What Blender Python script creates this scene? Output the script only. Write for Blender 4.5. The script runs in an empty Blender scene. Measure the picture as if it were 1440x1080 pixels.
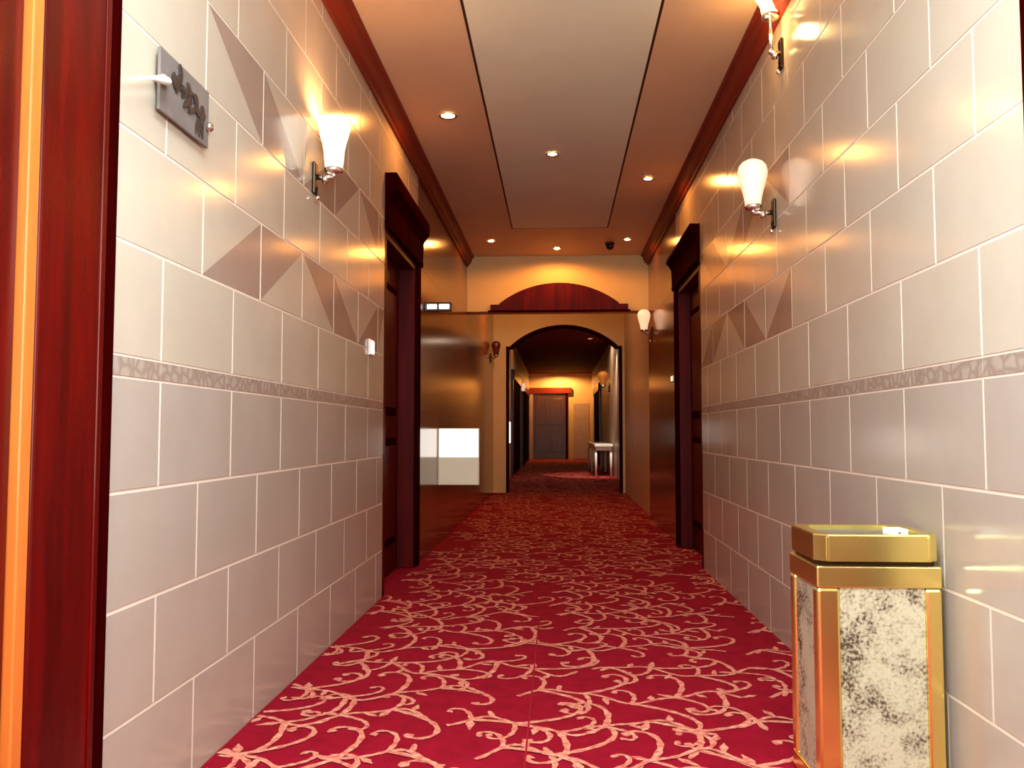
import bpy, bmesh, math, random
from mathutils import Vector, Matrix
random.seed(7)
S = bpy.context.scene
COL = S.collection
PI = math.pi

# ------------------------------------------------------------------ camera
F = 1200.0
CH = 0.937
pitch = math.atan(68 / F)
yaw = math.atan(64 * math.cos(pitch) / F)
cam = bpy.data.cameras.new('camera')
cam.sensor_fit = 'HORIZONTAL'
cam.sensor_width = 36
cam.lens = 36 * F / 1440
cam.clip_start = 0.02
cam.clip_end = 200
co = bpy.data.objects.new('camera', cam)
co.location = (0, 0, CH)
co.rotation_euler = (PI / 2 + pitch, 0, yaw)
COL.objects.link(co)
S.camera = co
S.view_settings.view_transform = 'Standard'
S.view_settings.look = 'None'
S.view_settings.gamma = 1
S.view_settings.use_curve_mapping = False
S.view_settings.exposure = 1.55

# ------------------------------------------------------------------ materials
def lin(c):
    return tuple(((v / 255) / 12.92 if v / 255 <= .04045 else ((v / 255 + .055) / 1.055) ** 2.4) for v in c)

def mat(name, col, rough=.5, metal=0.0, spec=.5, noise=None, scale=8, bump=0, bscale=60, coat=0, emis=None, estr=0, coords='Object', stretch=None):
    m = bpy.data.materials.new(name)
    m.use_nodes = True
    nt = m.node_tree
    b = nt.nodes['Principled BSDF']
    c = lin(col)
    b.inputs['Base Color'].default_value = (*c, 1)
    b.inputs['Roughness'].default_value = rough
    b.inputs['Metallic'].default_value = metal
    if spec < .04: b.inputs['IOR'].default_value = 1.03
    b.inputs['Specular IOR Level'].default_value = spec
    b.inputs['Coat Weight'].default_value = coat
    b.inputs['Coat Roughness'].default_value = .08
    tc = nt.nodes.new('ShaderNodeTexCoord')
    src = tc.outputs[coords]
    if stretch:
        mp = nt.nodes.new('ShaderNodeMapping')
        mp.inputs['Scale'].default_value = stretch
        nt.links.new(src, mp.inputs['Vector'])
        src = mp.outputs['Vector']
    if noise:
        n = nt.nodes.new('ShaderNodeTexNoise')
        n.inputs['Scale'].default_value = scale
        n.inputs['Detail'].default_value = 5
        n.inputs['Roughness'].default_value = .6
        nt.links.new(src, n.inputs['Vector'])
        r = nt.nodes.new('ShaderNodeValToRGB')
        r.color_ramp.elements[0].position = .35
        r.color_ramp.elements[1].position = .68
        r.color_ramp.elements[0].color = (*lin(noise), 1)
        r.color_ramp.elements[1].color = (*c, 1)
        nt.links.new(n.outputs['Fac'], r.inputs['Fac'])
        nt.links.new(r.outputs['Color'], b.inputs['Base Color'])
    if bump:
        n2 = nt.nodes.new('ShaderNodeTexNoise')
        n2.inputs['Scale'].default_value = bscale
        n2.inputs['Detail'].default_value = 3
        nt.links.new(src, n2.inputs['Vector'])
        bp = nt.nodes.new('ShaderNodeBump')
        bp.inputs['Strength'].default_value = bump
        bp.inputs['Distance'].default_value = .01
        nt.links.new(n2.outputs['Fac'], bp.inputs['Height'])
        nt.links.new(bp.outputs['Normal'], b.inputs['Normal'])
    if emis:
        b.inputs['Emission Color'].default_value = (*lin(emis), 1)
        b.inputs['Emission Strength'].default_value = estr
    return m

M = {}
M['tile_low'] = mat('rose_beige_tile', (180, 160, 143), .16, noise=(173, 153, 136), scale=3, spec=.6, bump=.02, bscale=9)
M['tile_up'] = mat('cream_tile', (196, 177, 154), .16, noise=(190, 170, 147), scale=3, spec=.6, bump=.02, bscale=9)
M['tile_dark'] = mat('rose_brown_tile', (164, 136, 118), .16, noise=(157, 128, 110), scale=4, spec=.6, bump=.02, bscale=9)
M['grout'] = mat('pale_grout', (226, 202, 182), .45)
M['carpet'] = mat('crimson_carpet', (148, 9, 34), .95, spec=.1, noise=(131, 6, 26), scale=14, bump=.35, bscale=350)
M['scroll'] = mat('beige_scroll_pile', (224, 158, 126), .95, spec=.1, noise=(196, 84, 74), scale=42, bump=.35, bscale=350)
M['seam'] = mat('carpet_seam', (146, 22, 34), .95, spec=.1)
M['ceil_side'] = mat('beige_ceiling_board', (220, 184, 150), .5, noise=(213, 175, 140), scale=2)
M['ceil_mid'] = mat('pale_ceiling_panel', (230, 228, 206), .5, noise=(223, 220, 198), scale=2)
M['groove'] = mat('brown_groove', (92, 46, 24), .5)
M['wood'] = mat('red_mahogany', (92, 3, 2), .25, noise=(58, 1, 1), scale=3, stretch=(6, 6, .5), coat=.08, spec=.3)
M['wood_dark'] = mat('dark_mahogany', (50, 2, 2), .5, noise=(32, 1, 1), scale=3, stretch=(6, 6, .5), spec=.03)
M['wood_door'] = mat('maroon_door_wood', (88, 6, 5), .45, noise=(60, 2, 2), scale=3, stretch=(6, 6, .5), spec=.1)
M['moulding'] = mat('red_brown_moulding', (132, 44, 22), .6, noise=(112, 32, 15), scale=3, stretch=(6, .4, 6), spec=.25)
M['orange_wood'] = mat('honey_wood_strip', (204, 106, 40), .35, noise=(190, 92, 34), scale=4, stretch=(8, 8, .6), coat=.3)
M['cream'] = mat('cream_plaster', (226, 194, 134), .6, noise=(218, 184, 124), scale=2.5)
M['pale'] = mat('pale_stone', (190, 164, 140), .35, noise=(178, 150, 126), scale=3)
M['gold'] = mat('polished_brass', (255, 240, 146), .25, metal=1, bump=.03, bscale=14)
M['chrome'] = mat('chrome', (236, 232, 226), .2, metal=1)
M['bronze'] = mat('dark_bronze', (70, 52, 40), .3, metal=1)
M['grey_plate'] = mat('grey_pewter_plate', (120, 108, 100), .5, spec=.2, noise=(106, 94, 87), scale=12)
M['relief'] = mat('dark_relief', (38, 25, 20), .5, noise=(60, 45, 38), scale=40)
M['white_plastic'] = mat('white_plastic', (240, 232, 220), .3)
M['dark_plastic'] = mat('dark_plastic', (30, 22, 18), .35)
M['paper'] = mat('white_card', (250, 246, 238), .5)
M['brown_door'] = mat('brown_polished_door', (98, 62, 36), .3, noise=(78, 46, 26), scale=3, stretch=(5, 5, .5))
M['white_top'] = mat('white_marble_top', (250, 246, 236), .2, noise=(232, 224, 214), scale=6)
M['shade'] = mat('opal_glass_shade', (250, 240, 225), .35, emis=(255, 226, 190), estr=.32)
M['shade_pink'] = mat('blush_opal_glass', (248, 224, 205), .35, emis=(255, 205, 165), estr=.27)
M['shade_yellow'] = mat('amber_lit_glass', (255, 240, 190), .35, emis=(255, 228, 140), estr=1.0)
M['shade_amber'] = mat('amber_glass', (190, 120, 50), .3, emis=(230, 130, 50), estr=.05)
M['shade_off'] = mat('unlit_red_glass', (90, 30, 14), .3)
M['lamp'] = mat('lit_lamp_lens', (255, 230, 180), .4, emis=(255, 214, 140), estr=16)
M['lamp_dim'] = mat('dim_lamp_lens', (220, 170, 130), .4, emis=(255, 170, 110), estr=.5)
M['glow'] = mat('white_glow', (255, 255, 250), .4, emis=(255, 250, 238), estr=.5)
M['glow_soft'] = mat('soft_grey_glow', (196, 184, 160), .35, emis=(255, 240, 205), estr=.06)
M['glow_pin'] = mat('lit_bell_panel', (255, 245, 230), .4, emis=(255, 236, 210), estr=.5)

M['ceil_red'] = mat('dark_red_ceiling_wood', (96, 12, 6), .75, noise=(76, 8, 4), scale=3, stretch=(6, .5, 6), spec=.05)
# granite with speckle
def granite():
    m = bpy.data.materials.new('speckled_granite')
    m.use_nodes = True
    nt = m.node_tree
    b = nt.nodes['Principled BSDF']
    tc = nt.nodes.new('ShaderNodeTexCoord')
    a = nt.nodes.new('ShaderNodeTexNoise'); a.inputs['Scale'].default_value = 11; a.inputs['Detail'].default_value = 4; a.inputs['Distortion'].default_value = .6
    s = nt.nodes.new('ShaderNodeTexNoise'); s.inputs['Scale'].default_value = 120; s.inputs['Detail'].default_value = 6
    mx = nt.nodes.new('ShaderNodeMath'); mx.operation = 'MULTIPLY_ADD'
    mx.inputs[1].default_value = .55
    nt.links.new(tc.outputs['Object'], a.inputs['Vector']); nt.links.new(tc.outputs['Object'], s.inputs['Vector'])
    m2 = nt.nodes.new('ShaderNodeMath'); m2.operation = 'MULTIPLY'; m2.inputs[1].default_value = .45
    nt.links.new(s.outputs['Fac'], m2.inputs[0])
    nt.links.new(a.outputs['Fac'], mx.inputs[0]); nt.links.new(m2.outputs[0], mx.inputs[2])
    r = nt.nodes.new('ShaderNodeValToRGB')
    e = r.color_ramp.elements
    e[0].position = .39; e[0].color = (*lin((78, 62, 48)), 1)
    e[1].position = .56; e[1].color = (*lin((182, 168, 138)), 1)
    k = e.new(.445); k.color = (*lin((142, 126, 102)), 1)
    k = e.new(.50); k.color = (*lin((170, 156, 128)), 1)
    nt.links.new(mx.outputs[0], r.inputs['Fac'])
    nt.links.new(r.outputs['Color'], b.inputs['Base Color'])
    b.inputs['Roughness'].default_value = .25
    return m
M['granite'] = granite()

# patterned border frieze
def frieze():
    m = bpy.data.materials.new('patterned_border_tile')
    m.use_nodes = True
    nt = m.node_tree
    b = nt.nodes['Principled BSDF']
    tc = nt.nodes.new('ShaderNodeTexCoord')
    v = nt.nodes.new('ShaderNodeTexVoronoi'); v.inputs['Scale'].default_value = 26; v.feature = 'DISTANCE_TO_EDGE'
    r = nt.nodes.new('ShaderNodeValToRGB')
    e = r.color_ramp.elements
    e[0].position = .03; e[0].color = (*lin((152, 128, 112)), 1)
    e[1].position = .22; e[1].color = (*lin((172, 150, 132)), 1)
    nt.links.new(tc.outputs['Object'], v.inputs['Vector'])
    nt.links.new(v.outputs['Distance'], r.inputs['Fac'])
    nt.links.new(r.outputs['Color'], b.inputs['Base Color'])
    b.inputs['Roughness'].default_value = .25
    return m
M['frieze'] = frieze()

# ------------------------------------------------------------------ mesh helpers
class MB:
    def __init__(s):
        s.v = []; s.f = []; s.mi = []; s.mats = []; s.sm = []
    def slot(s, m):
        if m not in s.mats: s.mats.append(m)
        return s.mats.index(m)
    def add(s, vs, fs, m, smooth=False):
        o = len(s.v); k = s.slot(m)
        s.v += [tuple(p) for p in vs]
        for f in fs:
            s.f.append([o + i for i in f]); s.mi.append(k); s.sm.append(smooth)
    def quad(s, a, b, c, d, m): s.add([a, b, c, d], [(0, 1, 2, 3)], m)
    def box(s, x0, x1, y0, y1, z0, z1, m, bev=0):
        if bev <= 0:
            vs = [(x, y, z) for x in (x0, x1) for y in (y0, y1) for z in (z0, z1)]
            s.add(vs, [(0, 1, 3, 2), (4, 6, 7, 5), (0, 4, 5, 1), (2, 3, 7, 6), (0, 2, 6, 4), (1, 5, 7, 3)], m)
            return
        bm = bmesh.new()
        bmesh.ops.create_cube(bm, size=1)
        for v in bm.verts:
            v.co = Vector(((x0 + x1) / 2 + v.co.x * (x1 - x0), (y0 + y1) / 2 + v.co.y * (y1 - y0), (z0 + z1) / 2 + v.co.z * (z1 - z0)))
        bmesh.ops.bevel(bm, geom=bm.edges[:], offset=bev, segments=2, affect='EDGES', profile=.5)
        s.from_bm(bm, m)
    def from_bm(s, bm, m, smooth=False):
        bm.verts.index_update()
        s.add([v.co[:] for v in bm.verts], [[v.index for v in f.verts] for f in bm.faces], m, smooth)
        bm.free()
    def lathe(s, prof, m, c=(0, 0, 0), n=24, axis='z', smooth=True):
        vs = []; fs = []
        for r, h in prof:
            for i in range(n):
                a = 2 * PI * i / n
                p = (r * math.cos(a), r * math.sin(a), h)
                if axis == 'x': p = (p[2], p[0], p[1])
                if axis == 'y': p = (p[0], p[2], p[1])
                vs.append((p[0] + c[0], p[1] + c[1], p[2] + c[2]))
        for j in range(len(prof) - 1):
            for i in range(n):
                k = (i + 1) % n
                fs.append((j * n + i, j * n + k, (j + 1) * n + k, (j + 1) * n + i))
        fs.append(tuple(range(n))[::-1]); fs.append(tuple((len(prof) - 1) * n + i for i in range(n)))
        s.add(vs, fs, m, smooth)
    def tube(s, pts, r, m, n=10):
        pts = [Vector(p) for p in pts]
        vs = []; fs = []
        up = Vector((0, 0, 1))
        for i, p in enumerate(pts):
            d = (pts[min(i + 1, len(pts) - 1)] - pts[max(i - 1, 0)]).normalized()
            a = d.cross(up)
            if a.length < 1e-3: a = d.cross(Vector((1, 0, 0)))
            a.normalize(); b = d.cross(a)
            rr = r[i] if isinstance(r, (list, tuple)) else r
            for k in range(n):
                t = 2 * PI * k / n
                vs.append(p + (a * math.cos(t) + b * math.sin(t)) * rr)
        for j in range(len(pts) - 1):
            for k in range(n):
                q = (k + 1) % n
                fs.append((j * n + k, j * n + q, (j + 1) * n + q, (j + 1) * n + k))
        fs.append(tuple(range(n))); fs.append(tuple((len(pts) - 1) * n + k for k in range(n)))
        s.add(vs, fs, m, True)
    def prism(s, poly, axis, a, b, m):
        """polygon of 2D points swept from a to b along an axis"""
        def P(p, t):
            return (t, p[0], p[1]) if axis == 'x' else (p[0], t, p[1]) if axis == 'y' else (p[0], p[1], t)
        n = len(poly)
        vs = [P(p, a) for p in poly] + [P(p, b) for p in poly]
        fs = [tuple(range(n))[::-1], tuple(range(n, 2 * n))] + [(i, (i + 1) % n, n + (i + 1) % n, n + i) for i in range(n)]
        s.add(vs, fs, m)
    def build(s, name, parent=None, loc=(0, 0, 0), recalc=True):
        me = bpy.data.meshes.new(name)
        me.from_pydata(s.v, [], s.f)
        for m in s.mats: me.materials.append(m)
        for p, k, sm in zip(me.polygons, s.mi, s.sm):
            p.material_index = k; p.use_smooth = sm
        if recalc:
            bm = bmesh.new(); bm.from_mesh(me)
            bmesh.ops.recalc_face_normals(bm, faces=bm.faces[:])
            bm.to_mesh(me); bm.free()
        me.update()
        o = bpy.data.objects.new(name, me)
        o.location = loc
        COL.objects.link(o)
        if parent: o.parent = parent
        return o

def tag(o, label, cat, group=None, kind=None):
    o['label'] = label; o['category'] = cat
    if group: o['group'] = group
    if kind: o['kind'] = kind
    return o
def empty(name, loc, label, cat, group=None, kind=None, rz=0):
    o = bpy.data.objects.new(name, None)
    o.empty_display_size = .05
    o.location = loc; o.rotation_euler = (0, 0, rz)
    COL.objects.link(o)
    return tag(o, label, cat, group, kind)
def kids(o): return [c for c in bpy.data.objects if c.parent == o]
def copy_tree(o, loc, rz, label, cat, group=None):
    def cp(a, par):
        b = a.copy(); COL.objects.link(b)
        b.parent = par
        for c in kids(a): cp(c, b)
        return b
    r = cp(o, None)
    r.location = loc; r.rotation_euler = (0, 0, rz)
    tag(r, label, cat, group)
    return r

def point(x, y, z, col, power, rad=.03):
    l = bpy.data.lights.new('lamp_light', 'POINT'); l.energy = power; l.color = col; l.shadow_soft_size = rad
    o = bpy.data.objects.new('lamp_light', l); o.location = (x, y, z); COL.objects.link(o)

# ------------------------------------------------------------------ dimensions
ZC = 2.887            # ceiling
YB = -2.9             # behind the photographer
YL = 9.36             # lintel wall
YA = 13.3             # arch wall
YE = 30.0             # far end
ZF = 3.0              # far ceiling
XR2 = 1.04            # right wall of the vestibule
XR3 = 1.2             # right wall of the far hall

# ------------------------------------------------------------------ tiled walls
TH = .2665
def zrows():
    r = []
    for k in range(4): r.append((k * TH, (k + 1) * TH, 'low', (k + 1) % 2, k))
    r.append((4 * TH, 4 * TH + .048, 'border', 0, -1))
    z = 4 * TH + .048
    for k in range(7):
        r.append((z + k * .2655, min(z + (k + 1) * .2655, ZC), 'up', k % 2, k))
    return r
def subtract(rects, op):
    out = []
    y0, y1, z0, z1 = op
    for (a, b, c, d) in rects:
        if b <= y0 or a >= y1 or d <= z0 or c >= z1:
            out.append((a, b, c, d)); continue
        if a < y0: out.append((a, y0, c, d))
        if b > y1: out.append((y1, b, c, d))
        lo, hi = max(a, y0), min(b, y1)
        if c < z0: out.append((lo, hi, c, z0))
        if d > z1: out.append((lo, hi, z1, d))
    return out
def tile_wall(name, side, ya, yb, tw, phase, opens, accent_from, label):
    mb = MB()
    g = .0045
    def X(t): return side * (1.0 + t)
    for (a, b, c, d) in _grid_cut([(ya, yb, 0, ZC)], opens):
        mb.quad((X(.0018), a, c), (X(.0018), b, c), (X(.0018), b, d), (X(.0018), a, d), M['grout'])
    # solid back so that the wall has thickness
    for (a, b, c, d) in _grid_cut([(ya, yb, 0, ZC)], opens):
        mb.quad((X(.16), a, c), (X(.16), b, c), (X(.16), b, d), (X(.16), a, d), M['cream'])
    for (y0, y1, z0, z1) in opens:   # reveals
        mb.quad((X(.0018), y0, z0), (X(.16), y0, z0), (X(.16), y0, z1), (X(.0018), y0, z1), M['cream'])
        mb.quad((X(.0018), y1, z0), (X(.16), y1, z0), (X(.16), y1, z1), (X(.0018), y1, z1), M['cream'])
        mb.quad((X(.0018), y0, z1), (X(.16), y0, z1), (X(.16), y1, z1), (X(.0018), y1, z1), M['cream'])
    for y in (ya, yb):
        mb.quad((X(.0018), y, 0), (X(.16), y, 0), (X(.16), y, ZC), (X(.0018), y, ZC), M['cream'])
    for (z0, z1, kind, off, idx) in zrows():
        w = tw if kind != 'border' else tw * .9
        ph = phase + off * tw / 2
        n0 = math.floor((ya - ph) / w); n1 = math.ceil((yb - ph) / w)
        for n in range(n0, n1):
            a = max(ph + n * w, ya); b = min(ph + (n + 1) * w, yb)
            if b - a < .02: continue
            gz = g if kind != 'border' else .002
            gh = g if kind != 'border' else .0015
            t = [random.uniform(-.0004, .0004) for _ in range(4)]
            for (p, q, r_, s_) in subtract_all([(a + gh, b - gh, z0 + gz, z1 - gz)], opens):
                v = [(X(t[0]), p, r_), (X(t[1]), q, r_), (X(t[2]), q, s_), (X(t[3]), p, s_)]
                base = M['frieze'] if kind == 'border' else M['tile_low'] if kind == 'low' else M['tile_up']
                acc = None
                if kind == 'up' and idx in (1, 3) and a > accent_from:
                    acc = ((n - 0) + (2 if idx == 3 else 0)) % 4
                if acc is None:
                    mb.quad(*v, base)
                else:   # two-tone tile cut on its diagonal
                    dk = M['tile_dark']
                    if acc in (0, 1):     # diagonal from low near corner to high far corner
                        mb.add([v[0], v[1], v[2]], [(0, 1, 2)], dk if acc == 0 else base)
                        mb.add([v[0], v[2], v[3]], [(0, 1, 2)], dk if acc == 1 else base)
                    else:
                        mb.add([v[3], v[1], v[2]], [(0, 1, 2)], dk if acc == 2 else base)
                        mb.add([v[3], v[0], v[1]], [(0, 1, 2)], dk if acc == 3 else base)
                # tile edges
                e = [(X(.0018), p_[1], p_[2]) for p_ in v]
                for i in range(4):
                    j = (i + 1) % 4
                    mb.quad(v[i], v[j], e[j], e[i], base)
    o = mb.build(name, recalc=False)
    # orient faces into the corridor
    me = o.data
    bm = bmesh.new(); bm.from_mesh(me)
    for f in bm.faces:
        c = f.calc_center_median()
        if abs(f.normal.x) > .7 and abs(c.x) < 1.1 and f.normal.x * side > 0: f.normal_flip()
    bm.to_mesh(me); bm.free()
    return tag(o, label, 'wall', kind='structure')
def subtract_all(r, ops):
    for o in ops: r = subtract(r, o)
    return r
_grid_cut = subtract_all

DL = (4.86, 5.98, 0.0, 2.13)      # left doorway
DR = (5.98, 7.12, 0.0, 2.13)      # right doorway
DN = (0.55, 1.56, 0.0, 2.6)       # doorway beside the photographer, left
DNR = (0.55, 1.56, 0.0, 2.6)
DLF = (19.0, 23.5, 0, 2.2)
tile_wall('wall_left', -1, YB, DL[1] + .06, .4716, 2.0998, [DN, DL], 2.2, 'long left corridor wall of glossy cream and rose beige tiles with border')
tile_wall('wall_right', 1, YB, DR[1] + .06, .4608, 2.06, [DNR, DR], 3.4, 'long right corridor wall of glossy tiles behind the brass bin')

M['brown_slab'] = mat('polished_brown_slab', (126, 70, 28), .15, noise=(104, 54, 20), scale=2.2, spec=.6, bump=.015, bscale=5)  # darker brown than the tiles, on the wall runs past the doors
def slab_wall(name, s, ya, yb, label):
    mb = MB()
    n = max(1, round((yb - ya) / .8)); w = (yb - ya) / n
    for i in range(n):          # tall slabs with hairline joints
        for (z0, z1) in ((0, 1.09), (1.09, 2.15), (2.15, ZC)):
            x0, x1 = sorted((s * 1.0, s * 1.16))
            mb.box(x0, x1, ya + i * w + .0008, ya + (i + 1) * w - .0008, z0 + .0008, z1 - .0008, M['brown_slab'])
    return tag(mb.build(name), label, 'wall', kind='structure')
slab_wall('wall_left_beyond', -1, DL[1] + .06, YA, 'polished brown slab wall beyond the left red door')
slab_wall('wall_right_beyond', 1, DR[1] + .06, YL + .02, 'polished brown slab wall beyond the right red door')

# ------------------------------------------------------------------ floor with scroll carpet
fl = MB()
fl.quad((-1.16, YB, 0), (1.3, YB, 0), (1.3, YE + .1, 0), (-1.16, YE + .1, 0), M['carpet'])
fl.quad((-1.16, YB, -.05), (1.3, YB, -.05), (1.3, YE + .1, -.05), (-1.16, YE + .1, -.05), M['carpet'])
ZZ = [.001]
def ribbon(pts, w):
    """tapered flat pile ribbon along 2D points"""
    n = len(pts)
    vs = []; fs = []
    ZZ[0] = .001 + (ZZ[0] - .001 + 2.3e-5) % .0026
    for i, (x, y) in enumerate(pts):
        z = ZZ[0] + i * 1.5e-6
        ax, ay = pts[max(i - 1, 0)]; bx, by = pts[min(i + 1, n - 1)]
        d = math.hypot(bx - ax, by - ay) or 1
        nx, ny = -(by - ay) / d, (bx - ax) / d
        ww = w(i / (n - 1)) if callable(w) else w
        ww *= .74 * (1 + .25 * math.sin(i * 1.9 + x * 30))
        vs += [(x + nx * ww, y + ny * ww, z), (x - nx * ww, y - ny * ww, z)]
    for i in range(n - 1):
        fs.append((2 * i, 2 * i + 1, 2 * i + 3, 2 * i + 2))
    if all(-1.0 < v[0] < 1.25 for v in vs):
        fl.add(vs, fs, M['scroll'])
    else:
        for i in range(n - 1):
            q = [vs[2 * i], vs[2 * i + 1], vs[2 * i + 3], vs[2 * i + 2]]
            if all(-.999 < v[0] < .999 for v in q): fl.add(q, [(0, 1, 2, 3)], M['scroll'])
def hook(x, y, a, size, turn, w=.012):
    """a C-scroll: stem that curls into a spiral with a knob at the end"""
    pts = []; px, py = x, y
    N = 20
    for i in range(N):
        t = i / (N - 1)
        pts.append((px, py))
        a += turn * (.05 + .62 * t * t)
        st = size * (1.15 - .75 * t) / 9
        px += math.cos(a) * st; py += math.sin(a) * st
    ribbon(pts, lambda t: w * (1.05 - .35 * t + (.65 if t > .88 else 0)))
def leaf(x, y, a, L, w):
    pts = [(x + math.cos(a) * L * t, y + math.sin(a) * L * t) for t in (0, .2, .4, .6, .8, 1)]
    ribbon(pts, lambda t: w * math.sin(PI * min(max(t, .04), .96)) + .001)
def vine(x0, y0, length, dirx, amp, wl):
    pts = []
    n = int(length / .018)
    for i in range(n):
        s = i * .018
        x = x0 + dirx * s
        y = y0 + amp * math.sin(2 * PI * s / wl) + .25 * amp * math.sin(2 * PI * s / wl * 2.7 + x0 * 7)
        pts.append((x, y))
    ribbon(pts, .0115)
    step = int(wl / 3.4 / .018)
    for i in range(step // 2, n - 3, step):
        x, y = pts[i]; bx, by = pts[i + 2]
        a = math.atan2(by - y, bx - x)
        sgn = 1 if (i // step) % 2 else -1
        hook(x, y, a + sgn * .7, random.uniform(.19, .27), sgn * random.uniform(.9, 1.15), .014)
        if random.random() < .85:
            hook(x, y, a - sgn * .9, random.uniform(.11, .16), -sgn * 1.05, .0115)
        if random.random() < .6: leaf(x, y, a + sgn * 2.2, random.uniform(.06, .10), .017)
        j = min(i + step // 2, n - 1)
        leaf(pts[j][0], pts[j][1], a - sgn * 1.2, random.uniform(.05, .09), .015)
random.seed(21)
y = 1.2
row = 0
while y < 29.6:
    off = random.uniform(-.3, .3)
    x = -1.0 + off
    while x < 1.0:
        L = random.uniform(.75, 1.0)
        vine(x, y + random.uniform(-.05, .05), L, 1, random.uniform(.055, .085), random.uniform(.5, .62))
        x += L + random.uniform(.03, .12)
    y += .32
    row += 1
fl.box(-.098, -.092, 1.5, 8.8, 0, .0042, M['seam'])
tag(fl.build('floor', recalc=False), 'crimson corridor carpet with pale curling scroll pattern', 'carpet floor', kind='structure')

# ------------------------------------------------------------------ ceiling
ce = MB()
gl, gr, gw, gd = -.428, .483, .007, .012
YP = 8.07
for (a, b, y0, y1, m) in [(-1.02, gl - gw, YB, YL, 'ceil_side'), (gr + gw, 1.02, YB, YL, 'ceil_side'),
                          (gl + gw, gr - gw, YB, YP, 'ceil_mid'), (gl - gw, gr + gw, YP + 2 * gw, YL, 'ceil_side')]:
    ce.quad((a, y0, ZC), (b, y0, ZC), (b, y1, ZC), (a, y1, ZC), M[m])
for (a, b, y0, y1) in [(gl - gw, gl + gw, YB, YP + 2 * gw), (gr - gw, gr + gw, YB, YP + 2 * gw), (gl + gw, gr - gw, YP, YP + 2 * gw)]:
    ce.quad((a, y0, ZC + gd), (b, y0, ZC + gd), (b, y1, ZC + gd), (a, y1, ZC + gd), M['groove'])
    for x in (a, b): ce.quad((x, y0, ZC), (x, y1, ZC), (x, y1, ZC + gd), (x, y0, ZC + gd), M['groove'])
    for yy in (y0, y1): ce.quad((a, yy, ZC), (b, yy, ZC), (b, yy, ZC + gd), (a, yy, ZC + gd), M['groove'])
ce.quad((-1.16, YB, ZC + .04), (1.16, YB, ZC + .04), (1.16, YL, ZC + .04), (-1.16, YL, ZC + .04), M['ceil_side'])
tag(ce.build('ceiling', recalc=False), 'beige corridor ceiling with a paler sunk centre panel and recessed spotlights', 'ceiling', kind='structure')
# ceiling of the vestibule and of the far hall
ce2 = MB(); ce2.box(-1.16, XR2 + .12, YL + .24, YA, ZC, ZC + .05, M['ceil_side'])
tag(ce2.build('ceiling_vestibule'), 'short beige ceiling between the hanging wall and the arch', 'ceiling', kind='structure')
ce3 = MB(); ce3.box(-1.16, XR3 + .16, YA + .2, YE + .2, ZF, ZF + .05, M['ceil_red'])
tag(ce3.build('ceiling_far'), 'dark red wooden ceiling of the far hall seen through the arch', 'ceiling', kind='structure')

mb = MB(); mb.box(-1.16, 1.16, YB - .1, YB, 0, ZC, M['tile_up'])
tag(mb.build('wall_back'), 'cream wall closing the corridor behind the viewpoint', 'wall', kind='structure')
# crown mouldings
def crown(name, s, label):
    mb = MB()
    prof = [(1.0, 2.775), (.985, 2.775), (.980, 2.79), (.962, 2.803), (.948, 2.83), (.94, 2.862), (.925, 2.868), (.92, ZC - .001), (1.0, ZC - .001)]
    mb.prism([(s * x, z) for x, z in prof], 'y', YB + .01, YL - .005, M['moulding'])
    return tag(mb.build(name), label, 'moulding', kind='structure')
crown('trim_1', -1, 'red brown cornice along the top of the left tiled wall')
crown('trim_2', 1, 'red brown cornice along the top of the right tiled wall')

# ------------------------------------------------------------------ hanging wall, pediment, vestibule, arch
ZLB = CH + 1.335
mb = MB(); mb.box(-.999, XR2 + .1, YL, YL + .24, ZLB, ZC + .04, M['cream'])
tag(mb.build('wall_hanging'), 'cream hanging wall across the corridor above the arched wooden board', 'wall', kind='structure')

def arch_poly(x0, x1, zb, zs, zt, sh, n=28):
    """board outline with square shoulders and a segmental arch"""
    pts = [(x0, zb), (x1, zb), (x1, zs), (x1 - sh, zs)]
    a, b = x1 - sh, x0 + sh
    w = (a - b) / 2; hgt = zt - zs
    R = (w * w + hgt * hgt) / (2 * hgt)
    cx = (a + b) / 2; cz = zt - R
    t0 = math.asin(w / R)
    for i in range(n + 1):
        t = t0 - 2 * t0 * i / n
        pts.append((cx + R * math.sin(t), cz + R * math.cos(t) + .012))
    pts += [(x0 + sh, zs), (x0, zs)]
    return pts
mb = MB()
mb.prism(arch_poly(-.735, .775, ZLB + .005, ZLB + .07, ZLB + .295, .1), 'y', YL - .05, YL - .001, M['wood_door'])
ped = empty('arched_pediment', (.02, YL, ZLB), 'dark red arched wooden board fixed on the cream hanging wall', 'pediment')
b_ = mb.build('panel', ped); b_.matrix_parent_inverse = Matrix.Translation(ped.location).inverted()
mb = MB()
mb.box(-.76, .80, YL - .07, YL - .001, ZLB - .012, ZLB + .005, M['wood_dark'], .004)
b_ = mb.build('base_rail', ped); b_.matrix_parent_inverse = Matrix.Translation(ped.location).inverted()

mb = MB(); mb.box(XR2, XR2 + .12, YL + .02, YA, 0, ZC, M['pale'])
tag(mb.build('wall_vestibule_right'), 'pale stone wall to the right between hanging wall and arch', 'wall', kind='structure')

AX0, AX1, AZS, AZT = -.80, 1.005, CH + 1.344, CH + 1.668
mb = MB()
out = arch_poly(AX0, AX1, 0, AZS, AZT, .07)
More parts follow.
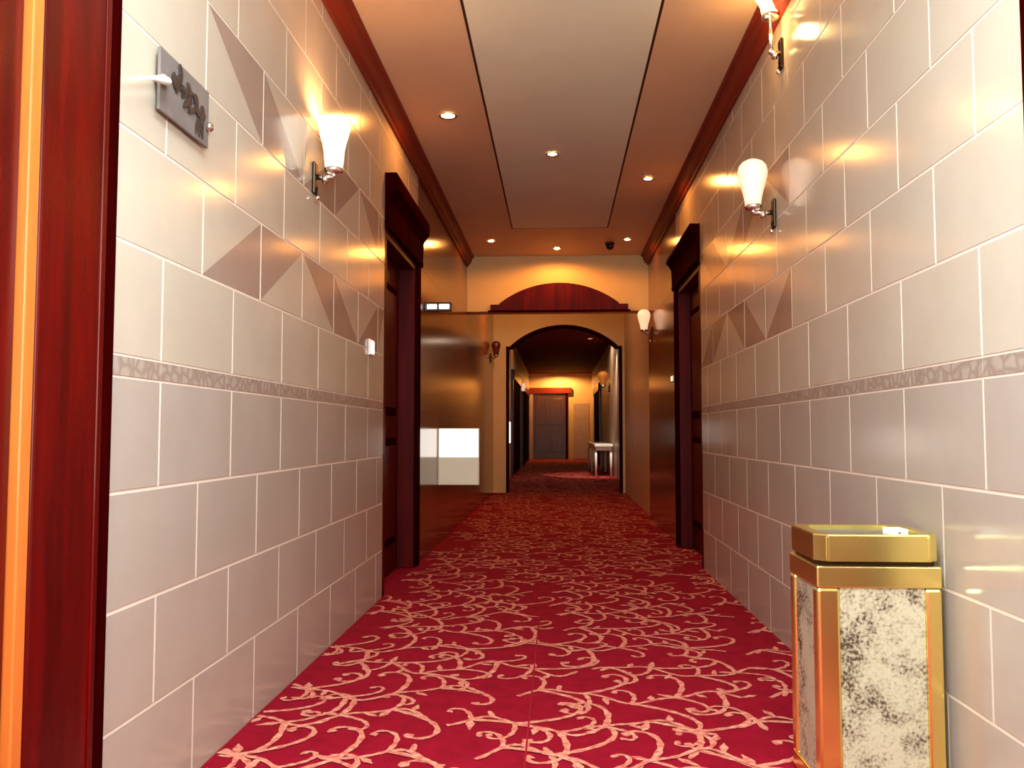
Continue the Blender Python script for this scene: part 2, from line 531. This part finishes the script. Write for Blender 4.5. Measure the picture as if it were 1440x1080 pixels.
# wall with an arched opening: outer ring around the opening
ring = out[1:] + [out[0]]          # from right foot, over the arch, to left foot
def arch_wall(mb, y0, y1, xl, xr, zt, m):
    def face(y):
        top = out[2:]                      # right shoulder .. left shoulder
        # right pier, left pier
        mb.quad((AX1, y, 0), (xr, y, 0), (xr, y, zt), (AX1, y, zt), m)
        mb.quad((xl, y, 0), (AX0, y, 0), (AX0, y, zt), (xl, y, zt), m)
        for i in range(len(top) - 1):
            (a, za), (b, zb) = top[i], top[i + 1]
            if abs(a - b) < 1e-6: continue
            mb.quad((a, y, za), (b, y, zb), (b, y, zt), (a, y, zt), m)
    face(y0); face(y1)
    for x in (xl, xr): mb.quad((x, y0, 0), (x, y1, 0), (x, y1, zt), (x, y0, zt), m)
arch_wall(mb, YA, YA + .2, -1.16, XR3 + .16, ZF + .05, M['cream'])
tag(mb.build('wall_arch', recalc=False), 'cream wall pierced by the shouldered arch halfway down the corridor', 'wall', kind='structure')
mb = MB()
pts = ring
for i in range(len(pts) - 1):          # dark wood lining of the arch
    (a, za), (b, zb) = pts[i], pts[i + 1]
    ca = (AX0 + AX1) / 2
    def inn(x, z): return (x - .035 * (1 if x > ca + .3 else -1 if x < ca - .3 else (x - ca) / .3), z - (.03 if z > AZS - .01 else 0))
    (a2, za2), (b2, zb2) = inn(a, za), inn(b, zb)
    y0, y1 = YA - .012, YA + .212
    mb.quad((a2, y0, za2), (b2, y0, zb2), (b2, y1, zb2), (a2, y1, za2), M['wood_dark'])
    mb.quad((a, y0, za), (b, y0, zb), (b2, y0, zb2), (a2, y0, za2), M['wood_dark'])
    mb.quad((a, y1, za), (b, y1, zb), (b2, y1, zb2), (a2, y1, za2), M['wood_dark'])
tag(mb.build('trim_3', recalc=False), 'dark red wooden lining inside the shouldered arch', 'arch lining', kind='structure')

# ------------------------------------------------------------------ far hall
mb = MB(); mb.box(-1.16, -1.0, YA + .2, YE, 0, ZF, M['pale'])
tag(mb.build('wall_far_left'), 'brownish left wall of the far hall beyond the arch', 'wall', kind='structure')
mb = MB(); mb.box(XR3, XR3 + .16, YA + .2, YE, 0, ZF, M['pale'])
tag(mb.build('wall_far_right'), 'brownish right wall of the far hall beyond the arch', 'wall', kind='structure')
mb = MB(); mb.box(-1.16, XR3 + .16, YE, YE + .2, 0, ZF, M['cream'])
mb.box(.56, 1.1, YE - .02, YE, .02, 1.95, M['pale'])
tag(mb.build('wall_end'), 'cream end wall of the far hall around the brown door', 'wall', kind='structure')

# ------------------------------------------------------------------ doors
def rel(o, par):
    o.matrix_parent_inverse = Matrix.Translation(par.location).inverted()
    return o
def side_door(name, s, op, label, recess=.1, crown_top=2.45):
    y0, y1, z0, z1 = op
    root = empty(name, (s * 1.0, (y0 + y1) / 2, 0), label, 'door', kind='structure')
    X = lambda t: s * (1.0 + t)
    lo = lambda a, b: (min(a, b), max(a, b))
    def bx(mb, ta, tb, a, b, c, d, m, bev=.003):
        x0, x1 = lo(X(ta), X(tb)); mb.box(x0, x1, a, b, c, d, m, bev)
    mb = MB()
    bx(mb, recess, recess + .045, y0 + .07, y1 - .07, .006, z1 - .05, M['wood_door'])
    for (a, b, c, d) in [(y0 + .2, y1 - .2, .2, .9), (y0 + .2, y1 - .2, 1.05, z1 - .22)]:
        bx(mb, recess - .012, recess, a, b, c, d, M['wood_dark'], .005)
        bx(mb, recess - .018, recess - .01, a + .05, b - .05, c + .05, d - .05, M['wood_door'], .004)
    rel(mb.build('door_leaf', root), root)
    mb = MB()
    bx(mb, .0, .158, y0 + .003, y0 + .07, 0.002, z1 - .003, M['wood_door'])
    bx(mb, .0, .158, y1 - .07, y1 - .003, 0.002, z1 - .003, M['wood_door'])
    bx(mb, .0, .158, y0 + .07, y1 - .07, z1 - .05, z1 - .003, M['wood_door'])
    rel(mb.build('jamb', root), root)
    mb = MB()
    bx(mb, -.02, -.0015, y1 - .03, y1 + .09, .002, z1, M['wood_dark'])
    rel(mb.build('casing', root), root)
    mb = MB()       # head board with projecting cornice
    ya, yb = y0 - .01, y1 + .11
    prof = [(-.0015, z1 - .003), (-.03, z1 - .003), (-.034, z1 + .02), (-.03, z1 + .04), (-.034, z1 + .17), (-.05, z1 + .2), (-.075, z1 + .23), (-.08, crown_top - .04), (-.07, crown_top), (-.0015, crown_top)]
    mb.prism([(X(t), z) for t, z in prof], 'y', ya, yb, M['wood_dark'])
    rel(mb.build('door_crown', root), root)
    return root
side_door('door_1', -1, DL, 'dark red guest room door with cornice in the left wall', recess=.11, crown_top=2.45)
side_door('door_2', 1, DR, 'dark red guest room door with cornice in the right wall', recess=.09, crown_top=2.40)

def near_door(name, s, ymax, strip, label):
    root = empty(name, (s * 1.0, 1.1, 0), label, 'door', kind='structure')
    X = lambda t: s * (1.0 + t)
    def bx(mb, ta, tb, a, b, c, d, m, bev=.004):
        x0, x1 = sorted((X(ta), X(tb))); mb.box(x0, x1, a, b, c, d, m, bev)
    zt = 2.72
    e = ymax
    mb = MB(); bx(mb, -.022, -.0015, e - .062, e, .002, zt, M['wood_dark'], .005)
    rel(mb.build('backband', root), root)
    mb = MB()
    bx(mb, -.03, -.0015, e - .295, e - .062, .002, zt, M['wood'], .006)
    bx(mb, -.034, -.028, e - .085, e - .066, .002, zt, M['wood'], .0025)
    rel(mb.build('casing', root), root)
    mb = MB(); bx(mb, -.028, .158, e - .33, e - .297, .002, 2.597, M['orange_wood'], .003)
    rel(mb.build('inner_strip', root), root)
    mb = MB(); bx(mb, -.012, .03, .56, e - .333, .006, 2.56, M['wood'], .004)
    for (c, d) in ((.25, 1.0), (1.15, 2.3)):
        bx(mb, -.02, -.012, .7, e - .48, c, d, M['wood_dark'], .004)
    rel(mb.build('door_leaf', root), root)
    mb = MB(); bx(mb, -.03, -.0015, .4, e - .297, 2.57, zt, M['wood'], .005)
    rel(mb.build('head_casing', root), root)
    return root
near_door('door_3', -1, 1.83, True, 'glossy mahogany door frame with honey strip at the far left edge')
near_door('door_4', 1, 1.815, True, 'red door frame just showing at the top right edge')

# far doors
root = empty('door_5', (-.325, YE, 0), 'polished brown door in the end wall of the far hall', 'door', kind='structure')
mb = MB(); mb.box(-.86, .29, YE - .05, YE - .001, .004, 2.26, M['brown_door'], .004)
for a, b in ((-.76, -.33), (-.24, .19)):
    mb.box(a, b, YE - .06, YE - .05, .25, 1.05, M['brown_door'], .005); mb.box(a, b, YE - .06, YE - .05, 1.2, 2.12, M['brown_door'], .005)
rel(mb.build('door_leaf', root), root)
mb = MB(); mb.box(-.985, -.86, YE - .08, YE - .001, .004, 2.3, M['pale'], .005)
rel(mb.build('casing', root), root)['label'] = 'pale left casing'
mb = MB(); mb.box(.29, .36, YE - .08, YE - .001, .004, 2.3, M['wood_dark'], .005)
rel(mb.build('casing', root), root)
mb = MB(); mb.box(-.985, .5, YE - .12, YE - .001, 2.3, 2.5, M['moulding'], .01)
rel(mb.build('door_head', root), root)

def far_door(name, x, s, ya, yb, label):
    root = empty(name, (x, (ya + yb) / 2, 0), label, 'door', kind='structure')
    def bx(mb, ta, tb, a, b, c, d, m):
        x0, x1 = sorted((x - s * ta, x - s * tb)); mb.box(x0, x1, a, b, c, d, m, .004)
    mb = MB(); bx(mb, .002, .03, ya + .1, yb - .1, .004, 2.1, M['wood_dark']); rel(mb.build('door_leaf', root), root)
    for (a, b) in ((ya, ya + .1), (yb - .1, yb)):
        mb = MB(); bx(mb, .002, .05, a, b, .004, 2.1, M['wood']); rel(mb.build('casing', root), root)
    mb = MB(); bx(mb, .002, .08, ya - .04, yb + .04, 2.1, 2.3, M['wood']); rel(mb.build('door_head', root), root)
far_door('door_6', -1.0, -1, 18.4, 22.2, 'dark wide door in the left wall of the far hall')
far_door('door_7', -1.0, -1, 23.4, 28.6, 'dark door at the end of the left wall of the far hall')
far_door('door_8', XR3, 1, 23.6, 27.2, 'framed doorway in the right wall of the far hall')

# ------------------------------------------------------------------ wall sconces
TULIP = [(.036, 0), (.040, .03), (.043, .07), (.050, .105), (.060, .14), (.066, .165), (.066, .19), (.061, .205)]
PEAR = [(.036, 0), (.040, .03), (.046, .06), (.058, .10), (.066, .13), (.068, .155), (.062, .18), (.048, .198), (.025, .21), (.004, .214)]
def make_sconce(loc, rz, shade_mat, label, closed=False, arm_len=.085, stem=0, squash=1, glow=0):
    """local -Y is out of the wall... built along +X from the wall at x=0"""
    r = empty('wall_sconce', loc, label, 'wall lamp', 'opal glass wall sconces along the corridor', rz=rz)
    mb = MB()
    mb.box(.001, .014, -.026, .026, -.075, .06, M['bronze'], .006)
    bp = mb.build('backplate', r)
    mb = MB(); mb.lathe([(.001, -.012), (.008, -.008), (.010, 0), (.006, .008), (.001, .012)], M['chrome'], (.018, 0, -.088), 12)
    mb.tube([(.016, 0, -.045), (.018, 0, -.088)], .004, M['bronze'])
    mb.build('finial', bp)
    mb = MB()
    mb.tube([(.012, 0, 0), (arm_len * .5, 0, -.006), (arm_len, 0, 0)], [.012, .011, .012], M['chrome'])
    mb.lathe([(.002, 0), (.017, .002), (.019, .012), (.017, .022), (.002, .024)], M['chrome'], (arm_len * .45, 0, -.012), 14, axis='x')
    mb.tube([(arm_len, 0, -.004), (arm_len, 0, .012)], .011, M['chrome'])
    mb.build('arm', r)
    if stem: mb = MB(); mb.tube([(arm_len, 0, .01), (arm_len, 0, stem + .012)], [.009, .007], M['chrome']); mb.build('stem', r)
    mb = MB(); mb.lathe([(.006, .008), (.030, .01), (.038, .018), (.040, .03), (.036, .034), (.004, .034)], M['chrome'], (arm_len, 0, stem), 20)
    mb.build('lamp_cup', r)
    mb = MB()
    prof = PEAR if closed else TULIP + [(.057, .2), (.060, .188), (.058, .165), (.044, .11), (.036, .06), (.004, .04)]
    mb.lathe([(a, b * squash) for a, b in prof], shade_mat, (arm_len, 0, .034 + stem), 28)
    mb.build('lamp_shade', r)
    if glow:
        sx = math.cos(rz); point(loc[0] + sx * arm_len, loc[1], loc[2] + .21, (1, .6, .28), glow, .03)
    return r
SZ = CH + 1.05
make_sconce((-1.0, 3.41, CH + 1.05), 0, M['shade'], 'lit tulip glass sconce on the left wall beyond the grey plaque', glow=2.4)
make_sconce((1.0, 3.92, CH + 1.008), PI, M['shade_pink'], 'large pear shaped sconce on right wall directly below the yellow one', True, arm_len=.10)
make_sconce((1.0, 3.75, CH + 1.68), PI, M['shade_yellow'], 'yellow glowing sconce high on the right wall under the cornice', arm_len=.05, stem=.14, squash=.5)
make_sconce((1.0, 9.02, CH + 1.05), PI, M['shade_pink'], 'small pale sconce on the right wall just beyond the red door', True)
make_sconce((-1.0, 12.7, CH + 1.12), 0, M['shade_off'], 'unlit dark shaded sconce on the left wall beside the arch', True)
make_sconce((-1.0, 22.8, CH + 1.07), 0, M['shade_pink'], 'tiny pale sconce on the left wall of the far hall', True)
s_ = make_sconce((XR3, 19.6, CH + 1.03), PI, M['shade_amber'], 'amber glass sconce on the right wall of the far hall', True)
s_.scale = (1.8, 1.8, 1.5)

# ------------------------------------------------------------------ plaque on the left wall
pl = empty('wall_plaque', (-1.0, 2.165, 1.815), 'grey rectangular plaque with dark ornament on the left wall', 'plaque')
mb = MB(); mb.box(.012, .02, -.148, .148, -.08, .08, M['grey_plate'], .002)
mb.build('plate', pl)
mb = MB()
random.seed(5)
def leafshape(mb, y, z, a, L, w, h):
    n = 8; up = []; dn = []
    for i in range(n + 1):
        t = i / n; ww = w * math.sin(PI * t) ** .7
        cy, cz = y + math.cos(a) * L * t, z + math.sin(a) * L * t
        up.append((cy - math.sin(a) * ww, cz + math.cos(a) * ww)); dn.append((cy + math.sin(a) * ww, cz - math.cos(a) * ww))
    poly = up + dn[::-1][1:-1]
    mb.prism(poly, 'x', .02, .02 + h, M['relief'])
for i in range(26):
    t = i / 25
    leafshape(mb, -.085 + .19 * t + random.uniform(-.012, .012), .035 - .05 * t + random.uniform(-.014, .014), random.uniform(0, 6.28), random.uniform(.022, .045), random.uniform(.005, .011), random.uniform(.003, .007))
for q in range(3):
    leafshape(mb, .07 + q * .012, -.02, -PI / 2 + .2 * (q - 1), .05, .006, .004)
mb.build('ornament', pl)
def pin(y, z):
    mb = MB()
    mb.lathe([(.002, 0), (.007, .001), (.007, .02), (.013, .022), (.014, .03), (.009, .036), (.001, .037)], M['chrome'], (0, y, z), 16, axis='x')
    return mb.build('fixing_pin', pl)
pin(.138, -.022)
p2 = pin(-.14, .0)
mb = MB()
mb.tube([(.034, -.132, -.006), (.042, -.155, -.014), (.045, -.19, -.024), (.046, -.235, -.04), (.046, -.36, -.095)], [.008, .011, .011, .006, .0012], M['white_plastic'])
mb.build('pin_tip', p2)

# ------------------------------------------------------------------ bells by the doors
def bell(name, x, s, y, z, label, w, h):
    r = empty(name, (x, y, z), label, 'doorbell', 'doorbell plates beside the guest room doors', rz=0 if s < 0 else PI)
    mb = MB(); mb.box(.0, .012, -w / 2, w / 2, -h / 2, h / 2, M['white_plastic'], .003); mb.build('plate', r)
    mb = MB(); mb.box(.012, .017, -w * .36, w * .36, -h * .4, h * .4, M['glow_pin'], .002); mb.build('push_button', r)
    return r
bell('doorbell', -1.0, -1, 4.50, 1.39, 'small lit white bell plate before the left red door', .10, .085)
bell('doorbell', 1.0, 1, 7.42, 1.40, 'tiny bright bell plate just beyond the right red door', .09, .05)

# ------------------------------------------------------------------ small double sign and bright patch box on the left wall
sg = empty('wall_sign', (-1.0, 6.36, CH + .945), 'small dark sign with two lit white panes beyond the left door', 'sign')
mb = MB(); mb.box(.0, .205, -.02, .02, -.034, .034, M['dark_plastic'], .005); mb.build('housing', sg)
for a, b in ((.022, .096), (.112, .19)):
    mb = MB(); mb.box(a, b, -.024, -.019, -.018, .018, M['glow'], .003); mb.build('lit_pane', sg)

lb = empty('bright_patch_box', (-1.0, 7.12, CH - .44), 'white box with glowing upper half added for a bright patch', 'glow box')  # added glowing box standing in for a bright patch read as reflection
mb = MB(); mb.box(.0, .345, .004, .09, 0, .475, M['white_plastic'], .006); mb.build('housing', lb)  # body of the added bright patch box
mb = MB(); mb.box(.012, .338, -.004, .004, .235, .468, M['glow'], .003); mb.build('bright_patch_upper', lb)['label'] = 'glowing white upper half of the added bright patch'
mb = MB(); mb.box(.012, .338, -.004, .004, .006, .232, M['glow_soft'], .003); mb.build('bright_patch_lower', lb)['label'] = 'dimmer grey lower half of the added bright patch'

st = empty('bright_strip', (-1.0, 17.25, .70), 'narrow upright glowing strip standing in for a reflection past the arch', 'glow strip')  # added glowing strip for a reflected window, not a lamp
mb = MB(); mb.box(.0, .02, -.5, .5, 0, .47, M['white_plastic'], .005); mb.build('housing', st)  # backing of the added glowing strip
mb = MB(); mb.box(.02, .03, -.46, .46, .02, .45, M['glow'], .004); mb.build('glow_face', st)

# ------------------------------------------------------------------ downlights
def downlight(x, y, z, label, lens='lamp', r=.032):
    o = empty('recessed_spotlight', (x, y, z), label, 'ceiling spotlight', 'recessed spotlights in the corridor ceiling')
    mb = MB(); mb.lathe([(r + .004, -.002), (r + .016, -.004), (r + .018, -.008), (r + .012, -.011), (r + .002, -.008), (r + .002, -.003)], M['chrome'], n=24)
    mb.build('trim_ring', o)
    mb = MB(); mb.lathe([(.001, -.0125), (r * .6, -.011), (r, -.006), (r, -.002), (.001, -.002)], M[lens], n=20)
    mb.build('lens', o)
    return o
def spot(x, y, z, col, power, size=172, tilt=0):
    l = bpy.data.lights.new('spot_light', 'SPOT'); l.energy = power; l.color = col; l.shadow_soft_size = .03
    l.spot_size = math.radians(size); l.spot_blend = .35
    o = bpy.data.objects.new('spot_light', l); o.location = (x, y, z); o.rotation_euler = (tilt, 0, 0); COL.objects.link(o)
WARM = (1, .36, .06)
spots = [(-.667, 5.12, 'orange ceiling spotlight nearest the camera, in the left ceiling strip', 6),
         (-.03, 5.88, 'whitish ceiling spotlight in the middle of the pale centre panel', 3),
         (.70, 6.5, 'ceiling spotlight in the right strip before the right door', 5),
         (-.67, 8.57, 'left ceiling spotlight of the row by the hanging wall', 5),
         (.71, 8.57, 'right ceiling spotlight of the row by the hanging wall', 5),
         (0.0, 8.96, 'middle ceiling spotlight right above the arched board', 9)]
for i, (x, y_, lab, pw) in enumerate(spots):
    downlight(x, y_, ZC, lab, r=.04 if i == 0 else .03)
    spot(x, y_, ZC - .03, WARM, pw * (1.15 if i == 5 else .85 if i > 2 else 1.1))
downlight(-.72, 18.75, ZF, 'dim left spotlight in the dark far ceiling', 'lamp_dim', .05)
downlight(.72, 18.75, ZF, 'dim right spotlight in the dark far ceiling', 'lamp_dim', .05)

# dome camera near the hanging wall
dc = empty('dome_camera', (.545, 8.75, ZC), 'small dark dome camera on the ceiling by the hanging wall', 'camera')
mb = MB(); mb.lathe([(.001, 0), (.05, 0), (.052, -.016), (.046, -.022), (.001, -.022)], M['dark_plastic'], n=20); mb.build('base_ring', dc)
mb = MB(); mb.lathe([(.042, -.022), (.041, -.04), (.032, -.06), (.018, -.07), (.001, -.073)], M['bronze'], n=20); mb.build('dome', dc)

# ------------------------------------------------------------------ brass ash bin
BX0, BX1, BY0, BY1 = .660, .972, 2.24, 2.50
bn = empty('ash_bin', ((BX0 + BX1) / 2, (BY0 + BY1) / 2, 0), 'tall polished brass ash bin with speckled granite panels by the right wall', 'waste bin')
bw, bd = (BX1 - BX0) / 2, (BY1 - BY0) / 2
H = .676
ZR = .596
mb = MB(); mb.box(-bw, bw, -bd, bd, .004, .05, M['gold'], .005); mb.build('plinth', bn)
for sx in (-1, 1):
    for sy in (-1, 1):
        mb = MB()
        x0, x1 = sorted((sx * bw, sx * (bw - (.058 if sx < 0 else .042)))); y0, y1 = sorted((sy * bd, sy * (bd - .045)))
        mb.box(x0, x1, y0, y1, .05, ZR - .055, M['gold'], .008); mb.build('corner_post', bn)
mb = MB()
mb.box(-bw, bw, -bd, bd, ZR - .055, ZR, M['gold'], .004)
mb.build('top_rail', bn)
fp = MB(); fp.box(-bw + .058, bw - .042, -bd + .006, -bd + .018, .05, ZR - .055, M['granite'], .001); fp.build('stone_panel', bn)
fp = MB(); fp.box(-bw + .006, -bw + .018, -bd + .045, bd - .045, .05, ZR - .055, M['granite'], .001); fp.build('stone_panel', bn)
fp = MB(); fp.box(bw - .018, bw - .006, -bd + .045, bd - .045, .05, ZR - .055, M['granite'], .001); fp.build('stone_panel', bn)
fp = MB(); fp.box(-bw + .058, bw - .042, bd - .018, bd - .006, .05, ZR - .055, M['granite'], .001); fp.build('stone_panel', bn)
# neck + chamfered cap with an ash tray sunk in it
mb = MB()
mb.box(-bw + .014, bw - .014, -bd + .012, bd - .012, ZR, ZR + .012, M['bronze']); mb.build('neck', bn)
def octo(bw, bd, c): return [(-bw + c, -bd), (bw - c, -bd), (bw, -bd + c), (bw, bd - c), (bw - c, bd), (-bw + c, bd), (-bw, bd - c), (-bw, -bd + c)]
mb = MB()
o1 = octo(bw, bd, .028); o2 = octo(bw - .03, bd - .03, .02)
n = 8
lev = [(o1, ZR + .012), (o1, H - .004), ([(x * .985, y * .985) for x, y in o1], H), (o2, H), (o2, H - .03)]
vs = []; fs = []
for ring_, z in lev: vs += [(x, y, z) for x, y in ring_]
for j in range(len(lev) - 1):
    for i in range(n): fs.append((j * n + i, j * n + (i + 1) % n, (j + 1) * n + (i + 1) % n, (j + 1) * n + i))
fs.append(tuple(range(n))[::-1]); fs.append(tuple((len(lev) - 1) * n + i for i in range(n)))
mb.add(vs, fs, M['gold']); mb.build('ash_cap', bn)
for x in (-bw + .028, bw - .03):
    mb = MB(); mb.box(x - .004, x + .004, -bd - .002, -bd + .004, ZR + .016, H - .006, M['gold'], .0015); mb.build('cap_bead', bn)
mb = MB()
o3 = octo(bw - .032, bd - .032, .02)
mb.prism(o3, 'z', H - .03, H - .012, M['grey_plate']); mb.build('ash_tray', bn)
# card pack on the tray
cp = empty('card_packet', (.885, 2.31, H - .0115), 'small white card packet lying on top of the brass bin', 'packet')
mb = MB(); mb.box(-.022, .022, -.03, .03, 0, .021, M['paper'], .002); mb.build('box', cp)
mb = MB(); mb.box(-.004, .003, -.0306, -.030, .008, .014, M['dark_plastic']); mb.build('mark', cp)

# ------------------------------------------------------------------ white table in the far hall
tb = empty('console_table', (.985, 20.4, 0), 'long white topped console table against the right wall of far hall', 'table')
mb = MB(); mb.box(-.2, .19, -2.2, 2.2, .63, .69, M['white_top'], .01); mb.build('table_top', tb)
mb = MB(); mb.box(-.17, .17, -2.1, 2.1, .55, .63, M['white_top'], .006); mb.build('apron', tb)
for sx in (-.17, .15):
    for sy in (-2.1, 0, 2.1):
        mb = MB(); mb.tube([(sx, sy, .002), (sx, sy, .55)], [.022, .03], M['white_top']); mb.build('leg', tb)

# ------------------------------------------------------------------ light
def area(name, loc, rot, sx, sy, col, power):
    l = bpy.data.lights.new(name, 'AREA'); l.shape = 'RECTANGLE'; l.size = sx; l.size_y = sy; l.energy = power; l.color = col
    o = bpy.data.objects.new(name, l); o.location = loc; o.rotation_euler = rot; COL.objects.link(o); return o
area('rear_daylight_fill', (0, -1.1, 1.6), (PI / 2, 0, 0), 1.6, 1.9, (1, .90, .66), 24)  # inferred daylight from behind, no window built; warmed to fill the ceiling
area('near_key_panel', (0, .8, ZC - .03), (0, 0, 0), 1.2, 1.2, (.79, 1.06, 1.26), 38)  # unseen key panel added overhead so the light falls off steeply
point(0, .6, 1.6, (.79, 1.07, 1.24), 50, .2)   # added soft key light near the camera, no fixture
point(-.55, 11.4, ZC - .12, (1, .5, .2), 14)
spot(-.72, 18.75, ZF - .03, WARM, 3)
spot(.72, 18.75, ZF - .03, (1, .75, .5), 16)
spot(.1, 29.3, ZF - .03, (1, .5, .16), 55)
spot(1.0, 16.9, ZF - .03, (1, .85, .7), 120, 44, math.radians(31))  # added spot without a fixture, aimed to brighten the console table
point(.90, 3.72, CH + 1.76, (1, .6, .2), 1.2, .03)
w = bpy.data.worlds.new('world'); S.world = w; w.use_nodes = True
w.node_tree.nodes['Background'].inputs[0].default_value = (1, .6, .35, 1)
w.node_tree.nodes['Background'].inputs[1].default_value = .05
